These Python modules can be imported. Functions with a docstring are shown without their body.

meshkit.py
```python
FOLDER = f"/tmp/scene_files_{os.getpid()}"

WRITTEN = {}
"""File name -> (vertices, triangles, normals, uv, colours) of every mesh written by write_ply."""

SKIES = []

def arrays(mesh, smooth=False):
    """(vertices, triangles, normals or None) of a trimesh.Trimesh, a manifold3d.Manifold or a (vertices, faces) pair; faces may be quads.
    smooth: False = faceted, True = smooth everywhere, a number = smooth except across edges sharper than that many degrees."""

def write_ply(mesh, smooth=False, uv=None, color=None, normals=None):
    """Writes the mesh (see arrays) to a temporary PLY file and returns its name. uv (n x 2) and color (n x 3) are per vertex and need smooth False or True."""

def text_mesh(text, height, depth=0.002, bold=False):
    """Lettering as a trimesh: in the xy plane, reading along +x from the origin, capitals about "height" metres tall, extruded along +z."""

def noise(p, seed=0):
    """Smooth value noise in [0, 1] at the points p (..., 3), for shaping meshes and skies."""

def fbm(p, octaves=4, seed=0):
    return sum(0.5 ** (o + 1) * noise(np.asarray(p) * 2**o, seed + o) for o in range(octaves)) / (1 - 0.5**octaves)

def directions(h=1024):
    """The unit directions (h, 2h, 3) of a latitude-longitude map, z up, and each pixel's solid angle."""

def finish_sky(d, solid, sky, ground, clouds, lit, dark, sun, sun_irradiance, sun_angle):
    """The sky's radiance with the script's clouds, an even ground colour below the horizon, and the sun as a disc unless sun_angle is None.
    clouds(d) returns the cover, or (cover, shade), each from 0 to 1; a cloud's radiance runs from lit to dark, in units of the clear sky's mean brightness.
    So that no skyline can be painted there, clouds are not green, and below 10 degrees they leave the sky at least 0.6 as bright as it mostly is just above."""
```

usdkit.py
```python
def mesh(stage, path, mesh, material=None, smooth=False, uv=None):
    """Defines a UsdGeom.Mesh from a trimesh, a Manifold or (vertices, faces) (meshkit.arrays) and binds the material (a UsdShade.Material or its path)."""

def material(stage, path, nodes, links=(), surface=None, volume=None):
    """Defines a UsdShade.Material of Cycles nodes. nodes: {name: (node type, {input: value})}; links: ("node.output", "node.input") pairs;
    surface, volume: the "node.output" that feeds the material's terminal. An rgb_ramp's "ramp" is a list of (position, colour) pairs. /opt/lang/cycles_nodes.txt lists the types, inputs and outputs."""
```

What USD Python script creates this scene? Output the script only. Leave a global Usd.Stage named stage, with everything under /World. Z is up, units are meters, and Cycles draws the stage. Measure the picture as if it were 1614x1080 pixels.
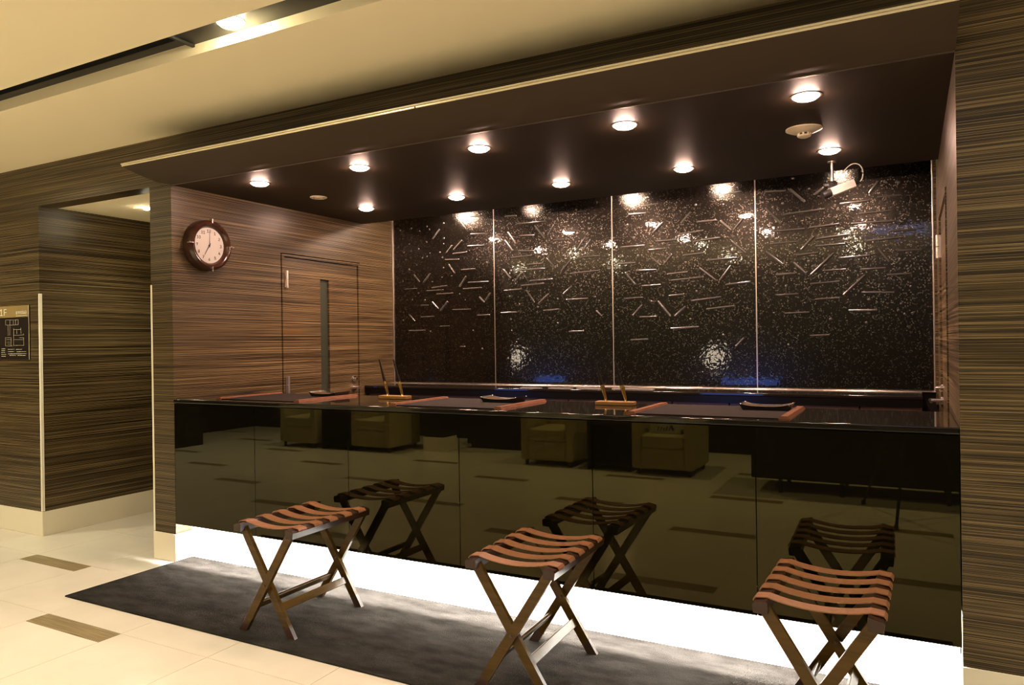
"""Hotel reception niche: a dark glass counter under a lit soffit, luggage racks on a charcoal rug, seen from the lobby."""
import math
import random

import numpy as np
import trimesh
from pxr import Gf, Sdf, Usd, UsdGeom, UsdLux, UsdShade

import meshkit
import usdkit

random.seed(7)
stage = Usd.Stage.CreateInMemory()
UsdGeom.SetStageUpAxis(stage, UsdGeom.Tokens.z)
UsdGeom.SetStageMetersPerUnit(stage, 1.0)
UsdGeom.Xform.Define(stage, "/World")
UsdGeom.Scope.Define(stage, "/World/Looks")

# ---------------------------------------------------------------- camera, exposure, light levels
YAW, PITCH, ROLL = map(math.radians, (28.356, -0.041, -0.804))
EYE = np.array([3.970, -2.990, 1.319])
FOCAL_PX = 1163.35
EXPOSURE = 0.0
NICHE_W, NICHE_COL = 14.0, (1.0, 0.62, 0.48)
LOBBY_W, LOBBY_COL = 42.0, (1.0, 0.94, 0.66)
WASH_W = 8.0
KICK_RADIANCE = 800.0
LAMP_DISC = 265.0


def make_camera():
    f = np.array([-math.sin(YAW) * math.cos(PITCH), math.cos(YAW) * math.cos(PITCH), math.sin(PITCH)])
    r = np.cross(f, [0, 0, 1.0]); r /= np.linalg.norm(r)
    u = np.cross(r, f)
    r2, u2 = r * math.cos(ROLL) + u * math.sin(ROLL), -r * math.sin(ROLL) + u * math.cos(ROLL)
    cam = UsdGeom.Camera.Define(stage, "/World/camera")
    m = Gf.Matrix4d(*r2, 0, *u2, 0, *(-f), 0, *EYE, 1)
    cam.AddTransformOp().Set(m)
    cam.CreateHorizontalApertureAttr(36.0)
    cam.CreateVerticalApertureAttr(36.0 * 1080 / 1614)
    cam.CreateFocalLengthAttr(36.0 * FOCAL_PX / 1614)
    cam.CreateClippingRangeAttr(Gf.Vec2f(0.05, 100))
    cam.CreateExposureAttr(EXPOSURE)


make_camera()
night = UsdLux.DomeLight.Define(stage, "/World/night_sky")      # next to nothing: the room is closed
night.CreateIntensityAttr(0.002)

# ---------------------------------------------------------------- helpers
_taken = {}


def numbered(parent, name):
    key = (str(parent), name)
    k = _taken.get(key, 0)
    _taken[key] = k + 1
    return name if k == 0 else f"{name}_{k:03d}"


def props(p, label=None, cat=None, group=None, kind=None):
    for k, v in (("label", label), ("category", cat), ("group", group), ("kind", kind)):
        if v:
            p.SetCustomDataByKey(k, v)
    return p


LOC = {}


def thing(name, label, cat, loc=(0, 0, 0), rz=0.0, group=None):
    path = "/World/" + numbered("/World", name)
    x = UsdGeom.Xform.Define(stage, path)
    x.AddTranslateOp().Set(Gf.Vec3d(*map(float, loc)))
    x.AddRotateZOp().Set(float(rz))
    LOC[path] = np.array(loc, float)
    return props(x.GetPrim(), label, cat, group)


def holder(name):
    """A piece of the setting that has pieces of its own."""
    path = "/World/" + numbered("/World", name)
    x = UsdGeom.Xform.Define(stage, path)
    LOC[path] = np.zeros(3)
    return props(x.GetPrim(), kind="structure")


def cat_(ms):
    if isinstance(ms, (list, tuple)) and not (len(ms) == 2 and isinstance(ms[0], np.ndarray)):
        return trimesh.util.concatenate(list(ms)) if len(ms) > 1 else ms[0]
    return ms


def part(parent, name, mesh, material, smooth=False, label=None, kind=None, world=False):
    """One mesh under a thing (or under a part). world=True: the mesh is in room coordinates and is moved to the thing's base."""
    pp = str(parent.GetPath())
    path = pp + "/" + numbered(pp, name)
    mesh = cat_(mesh).copy()
    if world:
        mesh.apply_translation(-LOC["/".join(pp.split("/")[:3])])
    m = usdkit.mesh(stage, path, mesh, material, smooth=smooth)
    return props(m.GetPrim(), label, kind=kind)


def single(name, mesh, material, label, cat, smooth=False, group=None):
    path = "/World/" + numbered("/World", name)
    m = usdkit.mesh(stage, path, cat_(mesh), material, smooth=smooth)
    return props(m.GetPrim(), label, cat, group)


def struct(name, mesh, material, smooth=False):
    path = "/World/" + numbered("/World", name)
    m = usdkit.mesh(stage, path, cat_(mesh), material, smooth=smooth)
    return props(m.GetPrim(), kind="structure")


def dup(src, loc, rz, label):
    was = src.GetCustomData()
    r = thing(src.GetName().rstrip("0123456789").rstrip("_"), label, was["category"], loc, rz, was.get("group"))
    r.GetReferences().AddInternalReference(src.GetPath())
    r.SetInstanceable(True)
    return r


def box(x0, x1, y0, y1, z0, z1):
    m = trimesh.creation.box((x1 - x0, y1 - y0, z1 - z0))
    m.apply_translation(((x0 + x1) / 2, (y0 + y1) / 2, (z0 + z1) / 2))
    return m


def bev(x0, x1, y0, y1, z0, z1, b=0.003):
    """A box with chamfered edges."""
    pts = []
    for sx in (0, 1):
        for sy in (0, 1):
            for sz in (0, 1):
                c = np.array([(x0, x1)[sx], (y0, y1)[sy], (z0, z1)[sz]], float)
                d = np.array([1 - 2 * sx, 1 - 2 * sy, 1 - 2 * sz]) * b
                for k in range(3):
                    q = c.copy()
                    q[(k + 1) % 3] += d[(k + 1) % 3]
                    q[(k + 2) % 3] += d[(k + 2) % 3]
                    pts.append(q)
    return trimesh.Trimesh(pts, process=False).convex_hull


def hull(points):
    return trimesh.Trimesh(np.asarray(points, float), process=False).convex_hull


def cyl(p0, p1, r0, r1=None, n=20):
    p0, p1 = np.asarray(p0, float), np.asarray(p1, float)
    r1 = r0 if r1 is None else r1
    d = p1 - p0
    L = np.linalg.norm(d)
    prof = np.array([[0, 0], [r0, 0], [r1, L], [0, L]])
    m = trimesh.creation.revolve(prof, sections=n)
    m.apply_transform(trimesh.geometry.align_vectors([0, 0, 1], d / L))
    m.apply_translation(p0)
    return m


def lathe(profile, n=40, at=(0, 0, 0)):
    m = trimesh.creation.revolve(np.asarray(profile, float), sections=n)
    m.apply_translation(at)
    return m


def tube(path, r, n=10):
    path = np.asarray(path, float)
    rr = np.broadcast_to(r, len(path))
    t = np.gradient(path, axis=0)
    t /= np.linalg.norm(t, axis=1, keepdims=True)
    up = np.array([0, 0, 1.0]) if abs(t[0][2]) < 0.9 else np.array([1.0, 0, 0])
    v, f = [], []
    for p, d, q in zip(path, t, rr):
        a = np.cross(d, up); a /= np.linalg.norm(a)
        b = np.cross(d, a)
        for k in range(n):
            w = 2 * math.pi * k / n
            v.append(p + q * (a * math.cos(w) + b * math.sin(w)))
    for i in range(len(path) - 1):
        for k in range(n):
            a, b = i * n + k, i * n + (k + 1) % n
            f += [[a, b, b + n], [a, b + n, a + n]]
    v += [path[0], path[-1]]
    e = len(v)
    for k in range(n):
        f += [[e - 2, (k + 1) % n, k], [e - 1, (len(path) - 1) * n + k, (len(path) - 1) * n + (k + 1) % n]]
    m = trimesh.Trimesh(v, f, process=False)
    m.fix_normals()
    return m


def extrude_x(poly, x0, x1):
    """A closed (y, z) outline (counter-clockwise) swept along x."""
    from shapely.geometry import Polygon
    m = trimesh.creation.extrude_polygon(Polygon(poly), x1 - x0, engine="earcut")
    m.apply_transform(np.array([[0, 0, 1, x0], [1, 0, 0, 0], [0, 1, 0, 0], [0, 0, 0, 1.0]]))
    return m


def slab(x0, x1, y0, y1, z0, z1, r):
    """A worktop along x whose front edge (towards -y) is rounded."""
    out = [(y1, z0), (y1, z1)]
    for k in range(9):
        a = math.pi / 2 + math.pi / 2 * k / 8
        out.append((y0 + r + r * math.cos(a), z1 - r + r * math.sin(a)))
    for k in range(9):
        a = math.pi + math.pi / 2 * k / 8
        out.append((y0 + r + r * math.cos(a), z0 + r + r * math.sin(a)))
    return extrude_x(out, x0, x1)


def bar(a, b, w, t, side):
    """A flat board from a to b: w wide along `side`, t thick."""
    a, b, side = (np.asarray(q, float) for q in (a, b, side))
    d = (b - a) / np.linalg.norm(b - a)
    s = side - d * (side @ d); s /= np.linalg.norm(s)
    n = np.cross(d, s)
    c = min(t, w) * 0.14
    pts = []
    for p, e in ((a, 1), (b, -1)):
        for i in (-1, 1):
            for j in (-1, 1):
                pts.append(p + s * i * (w / 2 - c) + n * j * t / 2)
                pts.append(p + s * i * w / 2 + n * j * (t / 2 - c))
    return hull(pts)


def lamp(parent, pos, watts, color, half_angle, radius=0.04, soft=0.4, aim=None):
    """The light that a downlight gives: a spot pointing down (or along aim), child of its lamp."""
    pp = str(parent.GetPath())
    s = UsdLux.SphereLight.Define(stage, pp + "/" + numbered(pp, "light"))
    s.AddTranslateOp().Set(Gf.Vec3d(*map(float, np.asarray(pos, float) - LOC[pp])))
    s.CreateRadiusAttr(radius)
    s.CreateIntensityAttr(float(watts))
    s.CreateColorAttr(Gf.Vec3f(*color))
    s.CreateNormalizeAttr(True)
    sh = UsdLux.ShapingAPI.Apply(s.GetPrim())
    sh.CreateShapingConeAngleAttr(float(half_angle))
    sh.CreateShapingConeSoftnessAttr(float(soft))
    return s


# ---------------------------------------------------------------- materials
def mat(name, nodes, links, surface):
    return usdkit.material(stage, "/World/Looks/" + name, nodes, links, surface)


def plain(name, color, rough=0.5, metal=0.0, spec=0.5, bump=None, **more):
    nodes = {"p": ("principled_bsdf", {"base_color": color, "roughness": rough, "metallic": metal, "specular_ior_level": spec, **more})}
    links = []
    if bump:
        scale, dist = bump
        nodes |= {"g": ("geometry", {}), "n": ("noise_texture", {"scale": scale, "detail": 3.0}), "b": ("bump", {"strength": 1.0, "distance": dist})}
        links += [("g.position", "n.vector"), ("n.fac", "b.height"), ("b.normal", "p.normal")]
    return mat(name, nodes, links, "p.BSDF")


def glow(name, color, strength):
    return mat(name, {"e": ("emission", {"color": color, "strength": strength})}, [], "e.emission")


def zebra(name, dark, mid, light, rough=0.38, spec=0.35):
    """Reconstituted zebrano veneer: fine horizontal streaks that run along the wall and waver a little."""
    nodes = {
        "g": ("geometry", {}),
        "m1": ("mapping", {"scale": (0.55, 0.55, 165.0)}), "n1": ("noise_texture", {"scale": 1.0, "detail": 4.0, "roughness": 0.62, "distortion": 0.35}),
        "m2": ("mapping", {"scale": (1.1, 1.1, 420.0), "location": (3.1, 7.7, 1.3)}), "n2": ("noise_texture", {"scale": 1.0, "detail": 2.0, "roughness": 0.5, "distortion": 0.3}),
        "m3": ("mapping", {"scale": (0.30, 0.30, 22.0), "location": (11.0, 5.0, 2.0)}), "n3": ("noise_texture", {"scale": 1.0, "detail": 2.0}),
        "a": ("math", {"math_type": "multiply", "value2": 0.49}), "b": ("math", {"math_type": "multiply_add", "value2": 0.46}),
        "c": ("math", {"math_type": "multiply_add", "value2": 0.06}),
        "r": ("rgb_ramp", {"ramp": [(0.0, dark), (0.452, dark), (0.488, mid), (0.532, mid), (0.575, light), (1.0, light)]}),
        "bp": ("bump", {"strength": 0.25, "distance": 0.0008}),
        "p": ("principled_bsdf", {"roughness": rough, "specular_ior_level": spec}),
    }
    links = [("g.position", "m1.vector"), ("m1.vector", "n1.vector"), ("g.position", "m2.vector"), ("m2.vector", "n2.vector"),
             ("g.position", "m3.vector"), ("m3.vector", "n3.vector"), ("n1.fac", "a.value1"), ("n2.fac", "b.value1"), ("a.value", "b.value3"),
             ("n3.fac", "c.value1"), ("b.value", "c.value3"), ("c.value", "r.fac"), ("r.color", "p.base_color"), ("c.value", "bp.height"), ("bp.normal", "p.normal")]
    return mat(name, nodes, links, "p.BSDF")


def mottled(name, c1, c2, scale, rough, spec=0.5, stretch=(1, 1, 1), bump=None, detail=4.0):
    nodes = {"g": ("geometry", {}), "m": ("mapping", {"scale": tuple(scale * s for s in stretch)}), "n": ("noise_texture", {"scale": 1.0, "detail": detail, "roughness": 0.6}),
             "r": ("rgb_ramp", {"ramp": [(0.0, c1), (0.35, c1), (0.65, c2), (1.0, c2)]}),
             "p": ("principled_bsdf", {"roughness": rough, "specular_ior_level": spec})}
    links = [("g.position", "m.vector"), ("m.vector", "n.vector"), ("n.fac", "r.fac"), ("r.color", "p.base_color")]
    if bump:
        nodes |= {"n2": ("noise_texture", {"scale": bump[0], "detail": 3.0}), "b": ("bump", {"strength": 1.0, "distance": bump[1]})}
        links += [("g.position", "n2.vector"), ("n2.fac", "b.height"), ("b.normal", "p.normal")]
    return mat(name, nodes, links, "p.BSDF")


M = {}
M["zebra"] = zebra("zebra_veneer", (0.015, 0.0095, 0.0036), (0.064, 0.0425, 0.0175), (0.185, 0.129, 0.060))
M["inlay"] = mottled("inlay_plank_wood", (0.13, 0.095, 0.05), (0.34, 0.26, 0.145), 1.0, 0.35, stretch=(4, 160, 4))
M["ceiling"] = plain("ceiling_paint", (0.86, 0.75, 0.52), 0.9, spec=0.1)
M["niche_ceiling"] = plain("dark_brown_soffit", (0.030, 0.020, 0.012), 0.55, spec=0.2)
M["slot_black"] = plain("slot_black", (0.012, 0.011, 0.010), 0.45)
M["tile"] = mottled("cream_floor_tile", (0.64, 0.58, 0.51), (0.69, 0.63, 0.56), 2.5, 0.22, spec=0.45)
M["grout"] = plain("grout", (0.42, 0.36, 0.28), 0.9, spec=0.1)
M["baseboard"] = plain("cream_baseboard", (0.82, 0.74, 0.60), 0.35)
M["staff_floor"] = plain("staff_floor", (0.06, 0.045, 0.03), 0.7)
M["rug"] = mottled("charcoal_rug", (0.020, 0.0175, 0.0155), (0.040, 0.036, 0.032), 5.5, 1.0, spec=0.0, stretch=(1.0, 2.6, 1.0), bump=(420.0, 0.006))
M["counter_top"] = plain("counter_black_gloss", (0.010, 0.008, 0.006), 0.06, spec=0.5)
M["counter_glass"] = plain("counter_dark_glass", (0.0035, 0.003, 0.0015), 0.012, spec=0.5, specular_tint=(0.84, 0.72, 0.34))
M["carcass"] = plain("counter_carcass", (0.01, 0.009, 0.008), 0.6)
M["kick"] = plain("kick_white", (0.88, 0.86, 0.82), 0.5)
M["cabinet"] = mottled("brown_cabinet", (0.26, 0.14, 0.08), (0.36, 0.20, 0.12), 1.2, 0.4, stretch=(1, 1, 30))
M["chrome"] = plain("chrome", (0.80, 0.74, 0.68), 0.16, metal=1.0)
M["steel"] = plain("brushed_steel", (0.68, 0.60, 0.53), 0.32, metal=1.0)
M["joint"] = plain("joint_metal", (0.28, 0.24, 0.19), 0.35, metal=0.8)
M["trim"] = plain("cream_metal_trim", (0.82, 0.73, 0.50), 0.3, metal=0.35)
M["guard"] = plain("cream_corner_guard", (0.85, 0.80, 0.68), 0.35)
M["brass"] = plain("brass", (0.78, 0.52, 0.16), 0.2, metal=1.0)
M["pen_base"] = plain("gold_wood_base", (0.20, 0.105, 0.032), 0.4, spec=0.1)
M["pen"] = plain("black_lacquer", (0.008, 0.004, 0.004), 0.4, spec=0.2)
M["black"] = plain("black_plastic", (0.012, 0.012, 0.012), 0.35)
M["black_cloth"] = plain("dark_cloth", (0.012, 0.012, 0.013), 0.9, spec=0.2)
M["white"] = plain("white_plastic", (0.52, 0.49, 0.46), 0.35)
M["cream_plastic"] = plain("cream_plastic", (0.66, 0.58, 0.42), 0.4)
M["mat"] = plain("desk_mat_leather", (0.020, 0.0155, 0.0135), 0.7, spec=0.02, bump=(600.0, 0.0004))
M["mat_rail"] = mottled("desk_mat_rail", (0.105, 0.043, 0.022), (0.135, 0.056, 0.029), 30.0, 0.55, spec=0.03)
M["tray_lining"] = plain("tray_lining", (0.06, 0.038, 0.019), 0.8, spec=0.02)
M["strap"] = mottled("tan_leather_strap", (0.185, 0.080, 0.034), (0.24, 0.106, 0.046), 40.0, 0.42, bump=(500.0, 0.0003))
M["rack_wood"] = mottled("rack_walnut", (0.044, 0.0225, 0.0028), (0.075, 0.039, 0.0055), 3.0, 0.24, spec=0.22, stretch=(1, 1, 12))
M["rack_rail"] = plain("rack_rail_dark_walnut", (0.028, 0.011, 0.005), 0.25, spec=0.35)
M["black_gloss"] = plain("black_gloss_edge", (0.004, 0.0035, 0.003), 0.3, spec=0.15)
M["sill"] = plain("polished_sill", (0.34, 0.29, 0.24), 0.26, metal=1.0)
M["foot"] = plain("dark_foot", (0.035, 0.014, 0.008), 0.4)
M["clock_ring"] = mottled("clock_wood_ring", (0.035, 0.014, 0.009), (0.05, 0.022, 0.014), 20.0, 0.14)
M["dial"] = plain("clock_dial", (0.46, 0.44, 0.41), 0.4)
M["ink"] = plain("dark_ink", (0.03, 0.028, 0.026), 0.5)
M["sign_band"] = plain("sign_ochre_band", (0.26, 0.18, 0.07), 0.4)
M["sign_black"] = plain("sign_black", (0.018, 0.012, 0.009), 0.3)
M["sign_print"] = plain("sign_print", (0.62, 0.57, 0.46), 0.5)
M["frosted"] = plain("frosted_slot_glass", (0.030, 0.034, 0.022), 0.3)
M["upholstery"] = plain("cream_upholstery", (0.36, 0.30, 0.16), 0.6, spec=0.2)
M["lobby_dark"] = plain("dark_lobby_wood", (0.009, 0.006, 0.004), 0.5, spec=0.3)
M["paper"] = plain("paper", (0.16, 0.15, 0.14), 0.6)
M["carton"] = plain("carton_white", (0.55, 0.52, 0.45), 0.6)
M["soffit"] = plain("canopy_soffit_brown", (0.065, 0.045, 0.030), 0.55, spec=0.2)
M["skin"] = plain("skin", (0.45, 0.26, 0.17), 0.5)
M["disc"] = glow("lamp_disc_warm_white", (1.0, 0.62, 0.47), LAMP_DISC)
M["disc_lobby"] = glow("lamp_disc_yellow_white", (1.0, 0.88, 0.58), 250.0)
M["washer"] = glow("washer_lens", (1.0, 0.70, 0.54), 700.0)
M["led"] = glow("kick_led", (1.0, 0.96, 0.90), KICK_RADIANCE)
M["globe"] = glow("globe_shade", (1.0, 0.82, 0.60), 14.0)
M["screen"] = glow("monitor_screen", (0.12, 0.24, 0.90), 3.4)
M["blue_panel"] = glow("blue_white_panel", (0.45, 0.50, 1.0), 3.0)
M["rod"] = plain("clear_dark_glass_rod", (0.050, 0.045, 0.038), 0.17, spec=1.0)


def hammered():
    """Black cast glass: a gently rippled polished face over pebbles that glitter where the lamps graze them."""
    nodes = {
        "g": ("geometry", {}),
        "rip": ("noise_texture", {"scale": 40.0, "detail": 1.5, "roughness": 0.45}),
        "b": ("bump", {"strength": 1.0, "distance": 0.00045}),
        "peb": ("noise_texture", {"scale": 95.0, "detail": 2.0, "roughness": 0.6}),
        "b2": ("bump", {"strength": 1.0, "distance": 0.0010}),
        "v": ("voronoi_texture", {"scale": 85.0}),
        "th": ("map_range", {"from_min": 0.42, "from_max": 0.22, "to_min": 0.0, "to_max": 1.0, "clamp": True}),
        "n3": ("noise_texture", {"scale": 38.0, "detail": 3.0}),
        "th3": ("map_range", {"from_min": 0.42, "from_max": 0.60, "to_min": 0.0, "to_max": 1.0, "clamp": True}),
        "mul": ("math", {"math_type": "multiply"}),
        "rmp": ("rgb_ramp", {"ramp": [(0.0, (0.11, 0.100, 0.085)), (1.0, (0.90, 0.83, 0.70))]}),
        "gl": ("glossy_bsdf", {"roughness": 0.30, "distribution": "beckmann"}),
        "p": ("principled_bsdf", {"base_color": (0.003, 0.0024, 0.0018), "roughness": 0.03, "specular_ior_level": 0.55}),
        "mx": ("mix_closure", {"fac": 0.25}),
    }
    links = [("g.position", "rip.vector"), ("rip.fac", "b.height"), ("b.normal", "p.normal"), ("g.position", "peb.vector"), ("peb.fac", "b2.height"), ("b2.normal", "gl.normal"),
             ("g.position", "v.vector"), ("v.distance", "th.value"), ("g.position", "n3.vector"), ("n3.fac", "th3.value"),
             ("th.result", "mul.value1"), ("th3.result", "mul.value2"), ("mul.value", "rmp.fac"), ("rmp.color", "gl.color"), ("p.BSDF", "mx.closure1"), ("gl.BSDF", "mx.closure2")]
    return mat("hammered_black_glass", nodes, links, "mx.closure")


M["hammered"] = hammered()

# ---------------------------------------------------------------- the room
W = 4.118                 # the niche is 0 < x < W; the counter front and the lobby wall lie in y = 0
D = 2.19                  # glass wall at the back of the niche
ZT, ZN, ZH = 2.609, 2.309, 2.320     # lobby ceiling, niche ceiling, passage ceiling
XL, PIER = -1.411, -0.2016           # passage between these
BB = 0.171
X0, X1, Y0 = -5.5, 6.2, -5.65        # the lobby behind

# floor: cream tiles on a 0.575 x 0.58 grid with a wooden plank let into every fourth one
floor = holder("floor")
part(floor, "grout_bed", [box(X0, X1, Y0, 0.3, -0.05, -0.0025), box(XL - 0.1, PIER + 0.1, 0.3, 4.2, -0.05, -0.0025)], M["grout"])
part(floor, "staff_floor", box(0.0, W, 0.3, D + 0.1, -0.05, 0.0), M["staff_floor"])
TX, TY, TX0, TY0, G = 0.575, 0.58, 0.180, -0.283, 0.0014
for k in range(-8, 10):
    yb = TY0 - TY * k
    for i in range(-10, 11):
        x0, x1, y0, y1 = TX0 + TX * i, TX0 + TX * (i + 1), yb - TY, yb
        if k < -1:
            x0, x1 = max(x0, XL - 0.05), min(x1, PIER + 0.05)
            if x1 - x0 < 0.02:
                continue
        inlaid = k >= 0 and ((k % 2 == 1 and i % 4 == 0) or (k % 2 == 0 and i % 4 == 2))
        top = y1 - 0.108 if inlaid else y1
        part(floor, "tile", box(x0 + G, x1 - G, max(y0, Y0) + G, top - G, -0.02, 0.0), M["tile"])
        if inlaid:
            part(floor, "inlay_plank", box(x0 + G, x1 - G, y1 - 0.108 + G, y1 - G, -0.02, 0.0), M["inlay"])

# zebra-veneered lobby wall in y = 0
struct("wall_left", box(X0, XL, 0.0, 0.25, 0, ZT + 0.1), M["zebra"])
struct("wall_passage", box(XL - 0.2, XL, 0.25, 4.2, 0, ZH + 0.1), M["zebra"])
struct("wall_passage_end", box(XL - 0.2, PIER + 0.2, 4.2, 4.3, 0, ZH + 0.1), M["zebra"])
struct("wall_header", [box(XL, PIER, 0.0, 0.12, ZH, ZT + 0.1), box(PIER, W, 0.0, 0.12, ZN + 0.004, ZT + 0.1)], M["zebra"])
struct("wall_right", box(W, X1, 0.0, 0.25, 0, ZT + 0.1), M["zebra"])
# pier between passage and niche, with the opening of the staff door
DY0, DY1, DZ = 0.888, 1.752, 1.985
struct("wall_pier", [box(PIER, 0, 0, DY0, 0, ZN), box(PIER, 0, DY1, 4.2, 0, ZN), box(PIER, 0, DY0, DY1, DZ, ZN), box(PIER, -0.06, DY0, DY1, 0, DZ),
                     box(PIER, 0, 0.12, 4.2, ZN, ZT + 0.1)], M["zebra"])
RY0, RY1 = 0.80, 1.66
struct("wall_niche_right", [box(W, W + 0.2, 0.25, RY0, 0, ZT + 0.1), box(W, W + 0.2, RY1, D + 0.1, 0, ZT + 0.1), box(W, W + 0.2, RY0, RY1, DZ, ZT + 0.1),
                            box(W + 0.06, W + 0.2, RY0, RY1, 0, DZ)], M["zebra"])
struct("wall_niche_back", box(PIER, W + 0.2, D + 0.015, D + 0.12, 0, ZT + 0.1), M["lobby_dark"])
struct("wall_lobby_back", box(X0 - 0.1, X1 + 0.1, Y0 - 0.1, Y0, 0, ZT + 0.1), M["lobby_dark"])
struct("wall_lobby_left", [box(X0 - 0.1, X0, Y0, 0, 0, ZT + 0.1), box(X0, -4.40, -3.75, 0, 0, ZT + 0.1)], M["lobby_dark"])
struct("wall_lobby_right", box(X1, X1 + 0.1, Y0, 0.25, 0, ZT + 0.1), M["zebra"])
struct("column", [box(-1.30, -1.02, -4.75, -4.47, 0.17, ZT)], M["lobby_dark"])
struct("baseboard_column", [bev(-1.31, -1.01, -4.76, -4.46, 0, 0.17)], M["baseboard"])

# baseboards
def board(name, *a):
    struct(name, bev(*a, 0.0015), M["baseboard"])
board("baseboard_left", -4.40, XL + 0.004, -0.004, 0.0, 0.0, BB)
board("baseboard_passage", XL, XL + 0.004, 0.0, 4.2, 0.0, BB)
board("baseboard_pier", PIER - 0.004, 0.0025, -0.004, 0.0, 0.0, BB)
board("baseboard_pier_passage", PIER - 0.004, PIER, 0.0, 4.2, 0.0, BB)
board("baseboard_pier_niche", 0.0, 0.0025, 0.0, 0.112, 0.0, BB)
board("baseboard_right", W - 0.0025, X1, -0.004, 0.0, 0.0, BB)
board("baseboard_niche_right", W - 0.0025, W, 0.0, 0.112, 0.0, BB)

# ceilings; the lobby one has a slot along the wall with a downlight in it
SL0, SL1, SLZ = -0.955, -0.775, 2.653
struct("ceiling", [box(X0, X1, SL1, 0.0, ZT, ZT + 0.12), box(X0, X1, Y0, SL0, ZT, ZT + 0.12)], M["ceiling"])
struct("ceiling_passage", box(XL, PIER, 0.10, 4.2, ZH + 0.004, ZH + 0.08), M["ceiling"])
struct("ceiling_niche", [box(0, W, 0.004, 1.79, ZN, ZN + 0.05)], M["niche_ceiling"])
struct("ceiling_niche_recess", [box(0, W, 1.70, D + 0.015, 2.6, 2.66), box(0, W, 1.74, 1.79, ZN + 0.05, 2.6)], M["lobby_dark"])

slot = thing("ceiling_slot", "black recessed slot running along the cream ceiling in front of the niche", "ceiling slot", (1.6, -0.865, ZT))
part(slot, "slot_liner", [box(1.205, X1, SL0, SL1, SLZ, SLZ + 0.03)], M["slot_black"], world=True)
part(slot, "air_diffuser", [box(X0, 1.20, SL0, SL1, SLZ + 0.012, SLZ + 0.03), box(X0, 1.20, SL0 + 0.030, SL0 + 0.040, SLZ - 0.014, SLZ + 0.012),
                            box(X0, 1.20, SL0 + 0.085, SL0 + 0.095, SLZ - 0.014, SLZ + 0.012), box(1.19, 1.205, SL0, SL1, SLZ - 0.012, SLZ + 0.012)], M["slot_black"], world=True)
part(slot, "rear_lip", box(X0, X1, SL1 - 0.002, SL1, ZT - 0.002, SLZ), M["ceiling"], world=True)


def downlight(name, x, y, z, r, disc, ring, label, group, watts, col, angle, soft=0.5, drop=0.004, light_r=0.03, off=0.03):
    t = thing(name, label, "downlight", (x, y, z), 0, group)
    if ring is not None:
        part(t, "trim_ring", lathe([(r, -0.0003), (r + 0.010, -0.0003), (r + 0.009, -0.0022), (r + 0.002, -0.0028), (r, -0.0024), (r, -0.0003)], 32), ring, smooth=40)
    part(t, "lamp_lens", lathe([(0, -drop - 0.017), (r * 0.4, -drop - 0.0155), (r * 0.75, -drop - 0.010), (r, -drop), (r, -0.0008), (0, -0.0008)], 32), disc, smooth=40)
    if watts:
        lamp(t, (x, y, z - off), watts, col, angle, light_r, soft)
    return t


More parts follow.
